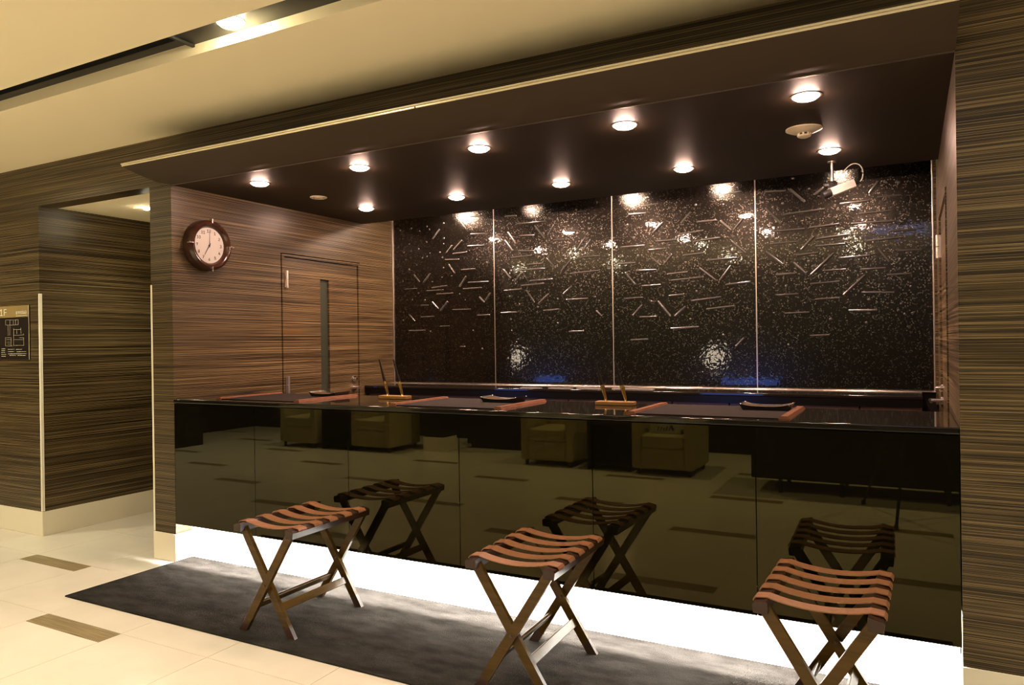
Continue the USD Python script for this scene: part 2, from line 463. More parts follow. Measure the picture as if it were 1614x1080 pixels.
ordinal = ("first", "second", "third", "fourth", "fifth")
for q, (y, row) in enumerate(((0.247, "front"), (1.25, "rear"))):
    for i in range(5):
        downlight("downlight", 0.49 + 0.779 * i, y, ZN, 0.053, M["disc"], M["niche_ceiling"],
                  f"round recessed downlight in the dark niche ceiling, {ordinal[i]} from the left of the {row} row", "downlights in the niche ceiling",
                  NICHE_W * (0.34 if row == "front" else 1.15), NICHE_COL, 40 if row == "front" else 58, 0.7)
for i, x in enumerate((0.646, 1.271, 2.128, 2.797, 3.575)):          # wall washers hidden in the recess; the glass mirrors them
    t = thing("wall_washer", f"small lamp hidden in the ceiling recess before the black glass, {ordinal[i]} from the left", "wall washer", (x, 2.0, 2.6), 0, "wall washers in the recess")
    part(t, "stem", cyl((0, 0, 0), (0, 0, -0.19), 0.012, n=14), M["black"], smooth=40)
    r = (0.055, 0.026, 0.050, 0.040, 0.028)[i]
    part(t, "lamp_head", lathe([(0, -0.185), (r, -0.185), (r + 0.004, -0.190), (r + 0.004, -0.200), (r + 0.001, -0.200), (0, -0.198)], 24), M["black"], smooth=40)
    part(t, "lamp_lens", lathe([(0, -0.199 - r * 0.5), (r * 0.6, -0.199 - r * 0.4), (r, -0.200), (0, -0.1985)], 24), M["washer"], smooth=40)
    lamp(t, (x, 2.0, 2.355), WASH_W, NICHE_COL, 60, 0.03, 0.8)
downlight("slot_downlight", 1.53, -0.865, SLZ, 0.052, M["disc_lobby"], M["slot_black"], "bright round downlight inside the black ceiling slot", "lamps of the ceiling slot",
          LOBBY_W * 0.18, LOBBY_COL, 66, 0.8, drop=0.012, light_r=0.05, off=0.03)
for y, row in ((-0.865, (-2.1, 5.1)), (-2.5, (-3.9, -2.1, -0.3, 1.53, 3.3, 5.1)), (-4.2, (-3.9, -2.1, -0.3, 1.53, 3.3, 5.1))):
    for i, x in enumerate(row):
        z = SLZ if y == -0.865 else ZT
        where = "in the black ceiling slot" if y == -0.865 else ("in the row nearest the counter" if y == -2.5 else "in the row above the armchairs")
        downlight("lobby_downlight", x, y, z, 0.05, M["disc_lobby"], M["white"] if y < -1 else M["slot_black"],
                  f"round lobby downlight {where}, {('first', 'second', 'third', 'fourth', 'fifth', 'sixth')[i]} from the left", "lobby downlights", LOBBY_W * {-0.865: 0.6, -2.5: 0.40, -4.2: 2.1}[y], LOBBY_COL, 66, 0.8, drop=0.006, light_r=0.05)
downlight("passage_downlight", -0.857, 0.444, ZH + 0.004, 0.028, M["disc_lobby"], M["white"], "small bright downlight in the cream passage ceiling", None,
          LOBBY_W * 0.28, LOBBY_COL, 62, 0.8)

# ---------------------------------------------------------------- canopy along the top of the niche
can = thing("canopy", "curved dark soffit canopy with a pale front edge above the counter", "canopy", (W / 2, -0.15, ZN))
und = [(0.0, ZN), (-0.04, ZN - 0.0005), (-0.083, 2.3085), (-0.12, 2.3125), (-0.146, 2.3175), (-0.20, 2.328), (-0.244, 2.338), (-0.285, 2.348), (-0.314, 2.3575)]
part(can, "soffit", extrude_x(und + [(-0.314, 2.372), (-0.27, 2.385), (0.0, 2.40)], 0.0, W), M["soffit"], smooth=30, world=True)
part(can, "front_edge", [bev(-0.002, 2.055, -0.320, -0.312, 2.3575, 2.3655, 0.0012), bev(2.061, W, -0.320, -0.312, 2.3575, 2.3655, 0.0012)], M["trim"], world=True, label="pale yellowish front edge strip")
part(can, "edge_cap", [bev(-0.002, W, -0.326, -0.290, 2.3665, 2.3735, 0.0012)], M["cream_plastic"], world=True)
part(can, "joint_strip", [box(0.0, W, -0.0035, 0.004, ZN - 0.0025, ZN + 0.002), box(0.0, W, 0.010, 0.013, ZN - 0.0015, ZN + 0.002)], M["joint"], world=True)

# ---------------------------------------------------------------- doors
def make_door(name, side, y0, y1, fx, flip):
    """fx: plane of the wall; flip: +1 when the room is towards +x."""
    d = holder(name)
    X = lambda t: fx + flip * t
    def bx(t0, t1, a, b, c, e):
        return box(min(X(t0), X(t1)), max(X(t0), X(t1)), a, b, c, e)
    part(d, "door_frame", [bx(-0.05, 0.006, y0 + 0.006, y0 + 0.027, 0, 1.978), bx(-0.05, 0.006, y1 - 0.027, y1 - 0.006, 0, 1.978), bx(-0.05, 0.006, y0 + 0.027, y1 - 0.027, 1.959, 1.978)], M["zebra"])
    a, b = y0 + 0.033, y1 - 0.033
    if side == "left":
        s0, s1 = 1.291, 1.388
        part(d, "door_leaf", [bx(-0.05, -0.004, a, s0, 0.01, 1.954), bx(-0.05, -0.004, s1, b, 0.01, 1.954), bx(-0.05, -0.004, s0, s1, 1.82, 1.954), bx(-0.05, -0.004, s0, s1, 0.01, 0.2)], M["zebra"])
        part(d, "vision_slot", bx(-0.046, -0.022, s0, s1, 0.2, 1.82), M["frosted"])
        hy, hz, ly = 0.935, (1.795, 1.03), 1.66
        toward = -1
    else:
        part(d, "door_leaf", bx(-0.05, -0.004, a, b, 0.01, 1.954), M["zebra"])
        hy, hz, ly = 1.60, (1.80,), 1.60
        toward = -1
    for z in hz:
        h = part(d, "hinge", [cyl((X(0.012), hy, z - 0.062), (X(0.012), hy, z - 0.002), 0.011), cyl((X(0.012), hy, z + 0.002), (X(0.012), hy, z + 0.062), 0.011),
                              bx(-0.003, 0.006, hy - 0.016, hy + 0.016, z - 0.06, z + 0.06)], M["steel"], smooth=40)
    lz = 0.972
    part(d, "lever_handle", [cyl((X(-0.004), ly, lz), (X(0.010), ly, lz), 0.026), cyl((X(0.008), ly, lz), (X(0.056), ly, lz), 0.010), cyl((X(0.056), ly + 0.01, lz), (X(0.056), ly + toward * 0.115, lz), 0.010, 0.008)], M["chrome"], smooth=40)
    part(d, "thumb_turn", [cyl((X(-0.004), ly, lz + 0.066), (X(0.010), ly, lz + 0.066), 0.022), cyl((X(0.010), ly, lz + 0.066), (X(0.034), ly, lz + 0.066), 0.014, 0.011)], M["chrome"], smooth=40)
    return d


make_door("door_1", "left", DY0, DY1, 0.0, 1)
make_door("door_2", "right", RY0, RY1, W, -1)

# ---------------------------------------------------------------- black glass wall with rods and drops
RODS = [
    (722,2310,766,2254), (791,2359,905,2348), (425,2199,501,2276), (802,2210,950,2201), (770,2114,935,2108), (562,2071,622,2131),
    (635,2092,720,2165), (628,2060,769,2063), (547,2016,690,2009), (585,1975,643,1895), (709,1921,845,1920), (227,1907,288,1840),
    (325,1835,402,1909), (772,1813,970,1811), (689,1782,756,1866), (128,1787,254,1788), (360,1763,528,1763), (457,1731,626,1730),
    (412,1667,476,1605), (497,1590,569,1664), (296,1641,380,1640), (169,1570,231,1508), (294,1542,432,1543), (617,1594,795,1591),
    (852,1541,979,1540), (488,1458,586,1460), (166,1427,340,1427), (723,1763,906,1763), (878,1689,927,1642), (937,1658,985,1719),
    (411,1786,568,1796), (688,1286,739,1285), (1393,2230,1480,2121), (1504,2144,1562,2224), (1256,2161,1392,2153), (1150,2198,1220,2098),
    (1121,2137,1191,2044), (1175,1992,1361,1995), (1240,2041,1393,2030), (1319,1927,1456,1927), (1262,1887,1480,1886), (1737,2002,1822,2109),
    (1801,2010,1863,2085), (1749,1954,1931,1956), (1494,1968,1567,1884), (1613,1857,1697,1942), (1229,2256,1492,2255), (1550,2104,1647,2102),
    (1661,2167,1768,2158), (1127,2325,1230,2322), (1105,1902,1171,1826), (1207,1795,1275,1863), (1347,1797,1546,1801), (1266,1763,1472,1772),
    (1109,1731,1273,1736), (1309,1728,1380,1625), (1412,1611,1510,1690), (1628,1679,1698,1735), (1652,1637,1831,1639), (1458,1561,1595,1566),
    (1076,1554,1230,1554), (1896,1547,1942,1502), (1672,1391,1798,1395), (1686,1836,1921,1845), (2260,2296,2387,2299), (2825,2318,2971,2324),
    (2159,2243,2298,2240), (2339,2090,2420,2161), (2549,2143,2621,2219), (2660,2143,2800,2143), (2823,2138,2898,2066), (2911,2065,2978,2140),
    (2531,2067,2705,2079), (2362,2030,2517,2028), (2635,2009,2824,2020), (2093,2007,2284,2007), (2309,1971,2448,1973), (2897,1995,2994,1901),
    (2329,1917,2395,1855), (2415,1854,2485,1930), (2560,1915,2709,1921), (2725,1869,2934,1874), (2073,1885,2211,1885), (2211,1827,2366,1824),
    (2131,1816,2205,1726), (2255,1713,2400,1716), (2445,1788,2592,1797), (2472,1743,2704,1754), (2675,1821,2788,1726), (2814,1725,2895,1824),
    (2858,1694,3022,1705), (2117,1627,2261,1630), (2454,1634,2566,1641), (2616,1591,2825,1610), (2184,1499,2257,1576), (2373,1599,2465,1484),
    (2496,1486,2575,1553), (2234,1487,2368,1488), (2720,1529,2914,1545), (2464,1400,2666,1407), (2164,1321,2299,1325), (2916,1266,2975,1325),
    (3279,2306,3373,2210), (3125,2197,3222,2081), (3429,2252,3488,2294), (3234,2141,3493,2153), (3395,2040,3579,2049), (3156,2034,3367,2035),
    (3148,1954,3327,1954), (3344,1898,3425,1981), (3439,1963,3635,1977), (3431,1916,3611,1919), (3581,2177,3753,2182), (3690,2105,3879,2105),
    (3646,2044,3891,2040), (3865,1979,4012,1976), (3733,1928,3940,1935), (3908,1854,4038,1850), (3750,2225,3802,2294), (3795,2199,3931,2197),
    (3119,2305,3257,2297), (3125,1903,3229,1809), (3312,1864,3452,1873), (3297,1820,3374,1740), (3401,1729,3543,1863), (3570,1829,3755,1835),
    (3800,1874,3860,1787), (3474,1754,3616,1754), (3695,1749,3837,1750), (3185,1745,3307,1745), (3397,1672,3575,1678), (3846,1706,3981,1707),
    (3594,1589,3724,1713), (3187,1608,3326,1609), (3427,1570,3573,1573), (3700,1604,3886,1594), (3239,1484,3391,1486), (3623,1491,3789,1487),
    (3393,1333,3510,1335),
]
BEADS = [
    (541,2323), (204,2308), (292,2279), (369,2311), (88,2299), (394,2282), (179,2174), (278,2125), (363,2177), (535,2149),
    (539,2196), (122,2104), (204,2111), (396,2081), (365,2055), (317,2046), (498,2080), (522,2035), (140,2042), (258,1989),
    (531,1949), (176,1955), (415,1837), (512,1870), (611,1877), (110,1857), (860,1997), (956,1963), (272,1748), (85,1695),
    (205,1694), (337,1685), (104,1520), (390,1417), (813,1416), (740,1672), (688,1721), (898,1266), (1915,2358), (1745,2318),
    (1527,2321), (1846,2208), (1845,2169), (1946,2155), (1964,1887), (1174,1889), (1175,1885), (1157,1681), (1249,1615), (1401,1550),
    (1408,1589), (1580,1459), (1175,1409), (1166,1499), (1582,1646), (1769,1738), (1817,1764), (1616,1809), (1938,1699), (1215,1318),
    (1189,1807), (1888,1649), (1921,1619), (2655,2264), (2847,2249), (2957,2193), (2151,2168), (2200,2067), (2107,1939), (2230,1935),
    (2579,1863), (2499,2204), (3011,1830), (2256,1778), (2324,1781), (2502,1698), (2653,1657), (2703,1681), (2324,1597), (2607,1463),
    (2995,1527), (2412,1638), (2834,1346), (3301,2375), (3234,2216), (3350,2088), (3398,2294), (3716,2373), (3916,2278), (3847,2286),
    (3389,1821), (3416,1786), (3628,1700), (3249,1666), (3169,1490), (3745,1557), (3727,1410), (3958,1380), (3977,1629), (3923,1525),
    (3907,1484), (3941,1458), (3258,1275), (3518,1439), (3319,1334), (3244,1876), (3804,1648), (3987,1465),
]

gw = thing("glass_feature_wall", "black hammered glass wall set with clear rods and drops", "glass wall", (W / 2, D, 0.98))
edges = [0.014, 1.021, 2.031, 3.057, 4.098]
ZG0, ZG1 = 0.988, 2.60
panels = [part(gw, "glass_panel", bev(edges[i] + 0.003, edges[i + 1] - 0.003, D, D + 0.012, ZG0, ZG1, 0.001), M["hammered"], world=True) for i in range(4)]
rng = random.Random(3)
for (ax, az, cx, cz) in RODS:
    a, c = np.array([ax / 1000, D - 0.001, az / 1000]), np.array([cx / 1000, D - 0.001, cz / 1000])
    steep = abs(a[2] - c[2]) > 0.03
    r = (0.0090 if steep else 0.0070) * rng.uniform(0.85, 1.15)
    d = (c - a) / np.linalg.norm(c - a)
    prof = [(0, 0), (r * 0.75, 0), (r, r * 0.5), (r, np.linalg.norm(c - a) - r * 0.5), (r * 0.75, np.linalg.norm(c - a)), (0, np.linalg.norm(c - a))]
    m = lathe(prof, 10)
    m.apply_transform(trimesh.geometry.align_vectors([0, 0, 1], d))
    m.apply_translation(a)
    k = sum((ax + cx) / 2000 > e for e in edges[1:4])
    part(panels[k], "glass_rod", m, M["rod"], smooth=40, world=True)
for (bx_, bz) in BEADS:
    r = rng.uniform(0.007, 0.011)
    m = trimesh.creation.icosphere(1, r)
    m.apply_scale((1, 0.45, 1))
    m.apply_translation((bx_ / 1000, D, bz / 1000))
    part(panels[sum(bx_ / 1000 > e for e in edges[1:4])], "glass_drop", m, M["rod"], smooth=True, world=True)
for e in edges[1:4]:
    part(gw, "joint_strip", box(e - 0.004, e + 0.004, D - 0.003, D + 0.01, ZG0, ZG1), M["steel"], world=True)
part(gw, "side_strip", bev(0.0, 0.016, D - 0.012, D + 0.01, ZG0 - 0.004, ZG1, 0.002), M["steel"], world=True)
part(gw, "side_strip", bev(4.094, 4.104, D - 0.012, D + 0.01, ZG0 - 0.004, ZG1, 0.002), M["steel"], world=True)
part(gw, "sill_strip", hull([(x, y, z) for x in (0.0, 4.104) for (y, z) in ((D - 0.030, 0.9785), (D - 0.026, 0.9830), (D - 0.004, 0.9890), (D + 0.01, 0.9890), (D + 0.01, 0.9785))]), M["sill"], world=True)
part(gw, "right_jamb", box(4.104, W, D - 0.012, D + 0.012, 0.9, ZG1), M["zebra"], world=True)

# ---------------------------------------------------------------- back counter along the glass
bc = thing("back_counter", "low black-topped back counter with brown doors below the glass wall", "counter", (W / 2, 2.0, 0))
part(bc, "worktop", slab(0.003, W - 0.09, 1.79, D - 0.002, 0.958, 0.978, 0.005), M["counter_top"], smooth=35, world=True)
part(bc, "front_apron", box(0.004, W - 0.091, 1.793, 1.83, 0.912, 0.958), M["black_gloss"], world=True)
cab = [0.003, 0.34, 1.078, 1.816, 2.569, 2.942, 3.70, W - 0.09]
for i in range(len(cab) - 1):
    part(bc, "cabinet_door", bev(cab[i] + 0.004, cab[i + 1] - 0.004, 1.84, 1.86, 0.08, 0.908, 0.002), M["cabinet"], world=True)
part(bc, "carcass", [box(0.003, W - 0.09, 1.86, D - 0.002, 0.0, 0.957)], M["carcass"], world=True)

# ---------------------------------------------------------------- reception counter
rc = thing("reception_counter", "long reception counter of black mirror-glossy glass over a lit white plinth", "counter", (W / 2, 0.3, 0))
part(rc, "countertop", slab(0.002, W - 0.002, -0.004, 0.60, 0.975, 1.0, 0.005), M["counter_top"], smooth=35, world=True)
pw = W / 6
for i in range(6):
    part(rc, "front_panel", bev(pw * i + (0.003 if i == 0 else 0.0012), pw * (i + 1) - (0.003 if i == 5 else 0.0012), 0.0, 0.012, 0.2346, 0.9715, 0.0008), M["counter_glass"], world=True)
part(rc, "carcass", [box(pw * i - 0.012, pw * i + 0.012, 0.0122, 0.0139, 0.2346, 0.345) for i in range(1, 6)] + [box(0.003, W - 0.003, 0.014, 0.60, 0.345, 0.975), box(0.003, W - 0.003, 0.135, 0.60, 0.0, 0.345)], M["carcass"], world=True)
part(rc, "plinth", box(0.003, W - 0.003, 0.112, 0.134, 0.0, 0.345), M["kick"], world=True)
part(rc, "light_strip", box(0.02, W - 0.02, 0.035, 0.055, 0.334, 0.3445), M["led"], world=True)

# ---------------------------------------------------------------- things on the counter
for i, (x0, x1, word) in enumerate(((0.300, 0.972, "left"), (1.598, 2.262, "middle"), (2.880, 3.552, "right"))):
    p = thing("desk_pad", f"dark leather desk pad with tan side rails, {word} one on the counter", "desk pad", ((x0 + x1) / 2, 0.31, 1.0), 0, "desk pads on the counter")
    h, L = (x1 - x0) / 2, 0.245
    part(p, "writing_mat", bev(-h + 0.01, h - 0.01, -L, L, 0.0, 0.004, 0.001), M["mat"])
    for s in (-1, 1):
        part(p, "side_rail", hull([(s * h + a * 0.022 - s * 0.022, b * (L + 0.004) * (1 if c == 0 else 0.985), 0.0 if c == 0 else 0.011) for a in (-1, 1) for b in (-1, 1) for c in (0,)] +
                                  [(s * h + a * 0.013 - s * 0.022, b * (L + 0.004) * 0.985, 0.012) for a in (-1, 1) for b in (-1, 1)]), M["mat_rail"])

for i, (x, y, word) in enumerate(((0.835, 0.455, "left"), (2.075, 0.42, "middle"), (3.405, 0.435, "right"))):
    t = thing("cash_tray", f"small black tray with tan lining on the {word} desk pad", "tray", (x, y, 1.0042), 0, "trays on the desk pads")
    w, d = 0.098, 0.065
    xs = np.linspace(-1, 1, 9)
    rim = [(q * (w + 0.012), 0.0165 + 0.012 * abs(q) ** 3) for q in xs]
    v, f = [], []
    for (sx, sz) in rim:                       # outer foot, outer rim, inner rim, floor on the near side, then the same on the far side
        fx = sx * 0.86
        for yy in (-1, 1):
            v += [(fx, yy * d * 0.86, 0.0), (sx, yy * d, sz), (sx, yy * (d - 0.006), sz), (sx * 0.95, yy * (d - 0.012), sz - 0.007)]
    for k in range(len(rim) - 1):
        a, c = 8 * k, 8 * k + 8
        for (p, q) in ((0, 1), (1, 2), (2, 3), (3, 7), (7, 6), (6, 5), (5, 4), (4, 0)):
            f += [[a + p, c + p, c + q], [a + p, c + q, a + q]]
    e = 8 * (len(rim) - 1)
    for o in (0, e):
        f += [[o, o + 1, o + 4], [o + 1, o + 5, o + 4], [o + 1, o + 2, o + 3], [o + 1, o + 3, o + 5], [o + 3, o + 7, o + 5], [o + 7, o + 6, o + 5]]
    body = trimesh.Trimesh(v, f, process=False); body.fix_normals()
    part(t, "tray_body", body, M["black"])
    v2, f2 = [], []
    for (sx, sz) in rim:
        v2 += [(sx * 0.94, yy * (d - 0.0125), sz - 0.0068 + dz) for yy in (-1, 1) for dz in (0.0, 0.0012)]
    for k in range(len(rim) - 1):
        a, c = 4 * k, 4 * k + 4
        f2 += [[a + 1, c + 1, c + 3], [a + 1, c + 3, a + 3], [a, c, a + 2], [c, c + 2, a + 2], [a, a + 1, c + 1], [a, c + 1, c], [a + 2, c + 3, a + 3], [a + 2, c + 2, c + 3]]
    lin = trimesh.Trimesh(v2, f2, process=False); lin.fix_normals()
    part(t, "tray_lining", lin, M["tray_lining"])
    for sx in (-1, 1):
        for sy in (-1, 1):
            part(t, "corner_stud", lathe([(0, -0.004), (0.0035, -0.002), (0.0045, 0.001), (0.003, 0.004), (0, 0.005)], 12, (sx * (w + 0.004), sy * (d - 0.004), 0.024)), M["chrome"], smooth=True)

for i, (x, y, word, near) in enumerate(((1.345, 0.44, "left", "left and middle"), (2.685, 0.46, "right", "middle and right"))):
    t = thing("pen_stand", f"gold pen stand on the counter between the {near} desk pads", "pen stand", (x, y, 1.0), 0, "pen stands")
    part(t, "base", bev(-0.098, 0.098, -0.03, 0.03, 0.0, 0.019, 0.003), M["pen_base"])
    for j, sx in enumerate((-0.052, 0.052)):
        ax = np.array([-0.26, -0.05, 1.0]); ax /= np.linalg.norm(ax)
        p0 = np.array([sx, 0.0, 0.019])
        pth = lambda s: p0 + ax * s + np.array([0, 0, 0.012])
        part(t, "pen_socket", [lathe([(0, 0), (0.009, 0), (0.006, 0.006), (0.006, 0.012), (0, 0.014)], 16, tuple(p0)), cyl(pth(-0.004), pth(0.056), 0.0065, 0.0105), cyl(pth(0.056), pth(0.062), 0.0125, 0.0125)], M["brass"], smooth=40)
        pen = thing("desk_pen", f"tapered black desk pen in the {('left', 'right')[j]} socket of the {word} pen stand", "pen", (x + pth(0.063)[0], y + pth(0.063)[1], 1.0 + pth(0.063)[2]), 0, "desk pens")
        q = lambda s: ax * s
        part(pen, "barrel", cyl(q(0.008), q(0.140), 0.0092, 0.0036, 14), M["pen"], smooth=40)
        part(pen, "collar", cyl(q(0.0), q(0.008), 0.0098, 0.0098, 14), M["brass"], smooth=40)

for i, (x0, x1, y, label) in enumerate(((1.425, 1.59, 1.68, "single white paper slip lying apart at the left on the back counter"), (1.645, 1.83, 1.66, "white paper sheet in the middle of the slips on the back counter"),
                                        (1.86, 2.06, 1.66, "long paper slip near the second glass joint on the back counter"), (2.12, 2.42, 1.70, "rightmost paper strip on the back counter behind the right pen stand"))):
    single("paper_sheet", bev(x0, x1, 1.84 + 0.02 * i, 1.88 + 0.02 * i, 0.978, 0.981 + 0.0008 * i, 0.0004), M["paper"], label, "paper", group="papers on the back counter")

# ---------------------------------------------------------------- wall clock
ck = thing("wall_clock", "round wall clock with a brown wooden ring and cream dial on the niche wall", "clock", (0.0, 0.236, 1.962))
tip = np.array([[0, 0, 1, 0], [1, 0, 0, 0], [0, 1, 0, 0], [0, 0, 0, 1.0]])   # local (x right, y up, z out) -> (y, z, x)
tip[1, 0] = 1.0
tip[0, 2] = 1.35


def on_wall(m):
    m = m.copy(); m.apply_transform(tip); return m


part(ck, "wood_ring", on_wall(lathe([(0.112, 0.030), (0.118, 0.044), (0.128, 0.055), (0.142, 0.058), (0.154, 0.050), (0.160, 0.034), (0.160, 0.0), (0.112, 0.0), (0.112, 0.030)], 64)), M["clock_ring"], smooth=40)
part(ck, "dial", on_wall(lathe([(0, 0.0), (0.1135, 0.0), (0.1135, 0.034), (0, 0.034)], 64)), M["dial"])
for k in range(12):
    a = math.radians(30 * (k + 1))
    t = meshkit.text_mesh(str(k + 1), 0.019, 0.0012)
    c = t.bounds.mean(0)
    t.apply_translation((0.090 * math.sin(a) - c[0], 0.090 * math.cos(a) - c[1], 0.034))
    part(ck, "numeral", on_wall(t), M["ink"])
def hand(deg, L, w, z, tail=0.014):
    a = math.radians(deg)
    d, s = np.array([math.sin(a), math.cos(a)]), np.array([math.cos(a), -math.sin(a)])
    pts = [(*(d * u + s * v), zz) for u, v in ((-tail, -w), (-tail, w), (L, w * 0.4), (L, -w * 0.4)) for zz in (z, z + 0.001)]
    return on_wall(hull(pts))
part(ck, "hour_hand", hand(210, 0.074, 0.0032, 0.0365), M["ink"])
part(ck, "minute_hand", hand(0, 0.094, 0.0018, 0.0380), M["ink"])
part(ck, "hub", on_wall(lathe([(0, 0.034), (0.0045, 0.034), (0.0045, 0.0405), (0, 0.041)], 20)), M["ink"], smooth=40)
for k in range(4):
    a = math.radians(90 * k)
    m = bev(-0.0032, 0.0032, 0.138, 0.168, 0.040, 0.062, 0.001) if k % 2 == 0 else bev(-0.0032, 0.0032, 0.138, 0.168, 0.040, 0.062, 0.001)
    m.apply_transform(trimesh.transformations.rotation_matrix(-a, [0, 0, 1]))
    part(ck, "chrome_marker", on_wall(m), M["chrome"])

# ---------------------------------------------------------------- floor plan sign on the left wall
sg = thing("floor_plan_sign", "black and ochre 1F floor plan sign on the left wall", "sign", (-1.76, 0.0, 1.43))
sx0, sx1, sz0, sz1 = -2.02, -1.532, 1.243, 1.630
part(sg, "backing", box(sx0, sx1, -0.006, 0.0, sz0, sz1), M["sign_black"], world=True)
part(sg, "header_band", box(sx0, sx1 - 0.004, -0.0075, -0.006, 1.547, sz1), M["sign_band"], world=True)
part(sg, "edge_strip", box(sx1 - 0.004, sx1, -0.0085, -0.001, sz0, sz1), M["cream_plastic"], world=True)
up = np.array([[1, 0, 0, 0], [0, 0, -1, 0], [0, 1, 0, 0], [0, 0, 0, 1.0]])


def upright(m, x, z, y=-0.0075, xs=1.0):
    m = m.copy(); m.apply_scale((xs, 1, 1)); m.apply_transform(up); m.apply_translation((x, y, z)); return m


part(sg, "floor_number", upright(meshkit.text_mesh("1F", 0.048, 0.0008), -1.912, 1.562, xs=1.25), M["sign_print"], world=True)


def px(u, v):
    """Sign print measured on a grid of its own: 9 units are one photograph pixel."""
    return -1.918 + u * 0.000908, 1.630 - (v - 198) * 0.000503


def stroke(u0, v0, u1, v1, w=0.0016):
    (xa, za), (xb, zb) = px(u0, v0), px(u1, v1)
    d = np.array([xb - xa, zb - za]); L = np.hypot(*d); d = d / max(L, 1e-9); n = np.array([-d[1], d[0]]) * w / 2
    return hull([(xa + i * d[0] * 0 + j * n[0], yy, za + j * n[1]) for i in (0,) for j in (-1, 1) for yy in (-0.0072, -0.0062)] +
                [(xb + j * n[0], yy, zb + j * n[1]) for j in (-1, 1) for yy in (-0.0072, -0.0062)])


plan = [(95, 398, 275, 398), (95, 470, 275, 470), (95, 398, 95, 470), (275, 398, 275, 470), (155, 398, 155, 470), (205, 410, 205, 470), (235, 398, 235, 470), (130, 470, 130, 622), (155, 470, 155, 622),
        (205, 540, 310, 540), (205, 520, 205, 770), (310, 515, 310, 600), (250, 540, 250, 600), (205, 618, 350, 618), (345, 600, 345, 622), (90, 650, 170, 650), (90, 650, 90, 775), (170, 650, 170, 775), (100, 682, 170, 682),
        (110, 720, 160, 720), (205, 682, 350, 682), (290, 660, 350, 660), (345, 660, 345, 770), (205, 768, 350, 768), (95, 770, 190, 770), (120, 745, 160, 745)]
part(sg, "plan_lines", [stroke(*s) for s in plan], M["sign_print"], world=True)
rows = [(28, 812, 85), (28, 838, 80), (28, 865, 78), (28, 892, 92), (28, 920, 90), (125, 822, 215), (240, 824, 320), (125, 855, 208), (245, 858, 378), (125, 887, 380), (145, 910, 230), (260, 910, 370)]
leg = []
for (u, v, u2) in rows:
    q = u
    while q < u2:
        n = rng.uniform(8, 22)
        leg.append(stroke(q, v, min(q + n, u2), v, 0.0040 if rng.random() < 0.6 else 0.0028))
        q += n + 5
part(sg, "legend_print", leg, M["sign_print"], world=True)
kan = {0: [(0, 2, 3, 2), (0, 5, 3, 5), (1, 2, 1, 9), (0, 10, 10, 10), (4, 1, 9, 1), (4, 4, 9, 4), (4, 7, 9, 7), (6, 1, 6, 9), (9, 1, 9, 7), (4, 1, 4, 8)],
       1: [(0, 2, 5, 2), (0, 5, 5, 5), (2, 0, 2, 9), (0, 8, 5, 8), (6, 0, 6, 10), (6, 2, 10, 2), (6, 5, 10, 5), (6, 8, 10, 8), (8, 1, 8, 9)],
       2: [(0, 2, 4, 2), (0, 5, 4, 5), (2, 0, 2, 10), (0, 8, 4, 8), (5, 1, 10, 1), (5, 4, 10, 4), (7, 5, 7, 10), (5, 7, 10, 7), (5, 10, 10, 10)],
       3: [(0, 0, 4, 0), (0, 0, 0, 4), (4, 0, 4, 4), (0, 4, 4, 4), (2, 4, 2, 10), (0, 10, 4, 10), (5, 2, 10, 2), (5, 6, 10, 6), (5, 10, 10, 10), (5, 6, 5, 10), (10, 6, 10, 10), (7, 0, 7, 5)],
       4: [(0, 0, 10, 0), (0, 0, 0, 10), (10, 0, 10, 10), (0, 10, 10, 10), (3, 2, 7, 8), (7, 2, 3, 8), (5, 2, 5, 4)]}
glyphs = []
for k in range(5):
    for (a, b, c, e) in kan[k]:
        o = 245 + 30 * k
        glyphs.append(stroke(o + a * 2.4, 277 + b * 4.0, o + c * 2.4, 277 + e * 4.0, 0.0033))
glyphs += [stroke(246 + 26 * k, 344, 266 + 26 * k, 344, 0.0045) for k in range(6)]
gm = cat_(glyphs); gm.apply_translation((0, -0.0013, 0))
part(sg, "title_print", gm, M["sign_print"], world=True)

# ---------------------------------------------------------------- corner guards
for (x, word, s) in ((XL, "left wall corner at the passage", 1), (PIER, "pier corner at the passage", -1)):
    g0 = thing("corner_guard", f"slim cream corner guard strip on the {word}", "corner guard", (x, 0.0, BB), 0, "corner guards")
    part(g0, "front_flange", bev(min(-0.013 * s, 0.003 * s), max(-0.013 * s, 0.003 * s), -0.003, 0.0, 0.002, 1.706 - BB, 0.0008), M["guard"])
    part(g0, "side_flange", bev(min(0.0, 0.003 * s), max(0.0, 0.003 * s), 0.0, 0.016, 0.002, 1.706 - BB, 0.0008), M["guard"])

# ---------------------------------------------------------------- ceiling fittings
sd = thing("smoke_detector", "cream smoke detector with slotted dome on the niche ceiling", "smoke detector", (3.539, 0.747, ZN))
part(sd, "base_plate", lathe([(0, 0), (0.082, 0), (0.082, -0.006), (0.060, -0.016), (0.034, -0.022), (0, -0.022)], 48), M["cream_plastic"], smooth=30)
part(sd, "slot_band", lathe([(0, -0.020), (0.026, -0.020), (0.026, -0.032), (0, -0.032)], 32), M["ink"], smooth=30)
for k in range(8):
    a = 2 * math.pi * k / 8
    m = box(-0.004, 0.004, 0.023, 0.031, -0.033, -0.021)
    m.apply_transform(trimesh.transformations.rotation_matrix(a, [0, 0, 1]))
    part(sd, "post", m, M["cream_plastic"])
part(sd, "dome_cap", lathe([(0, -0.044), (0.018, -0.043), (0.029, -0.038), (0.032, -0.032), (0, -0.032)], 32), M["cream_plastic"], smooth=30)
cs = thing("ceiling_speaker", "small flat cream disc on the niche ceiling above the clock", "ceiling fitting", (0.486, 0.76, ZN))
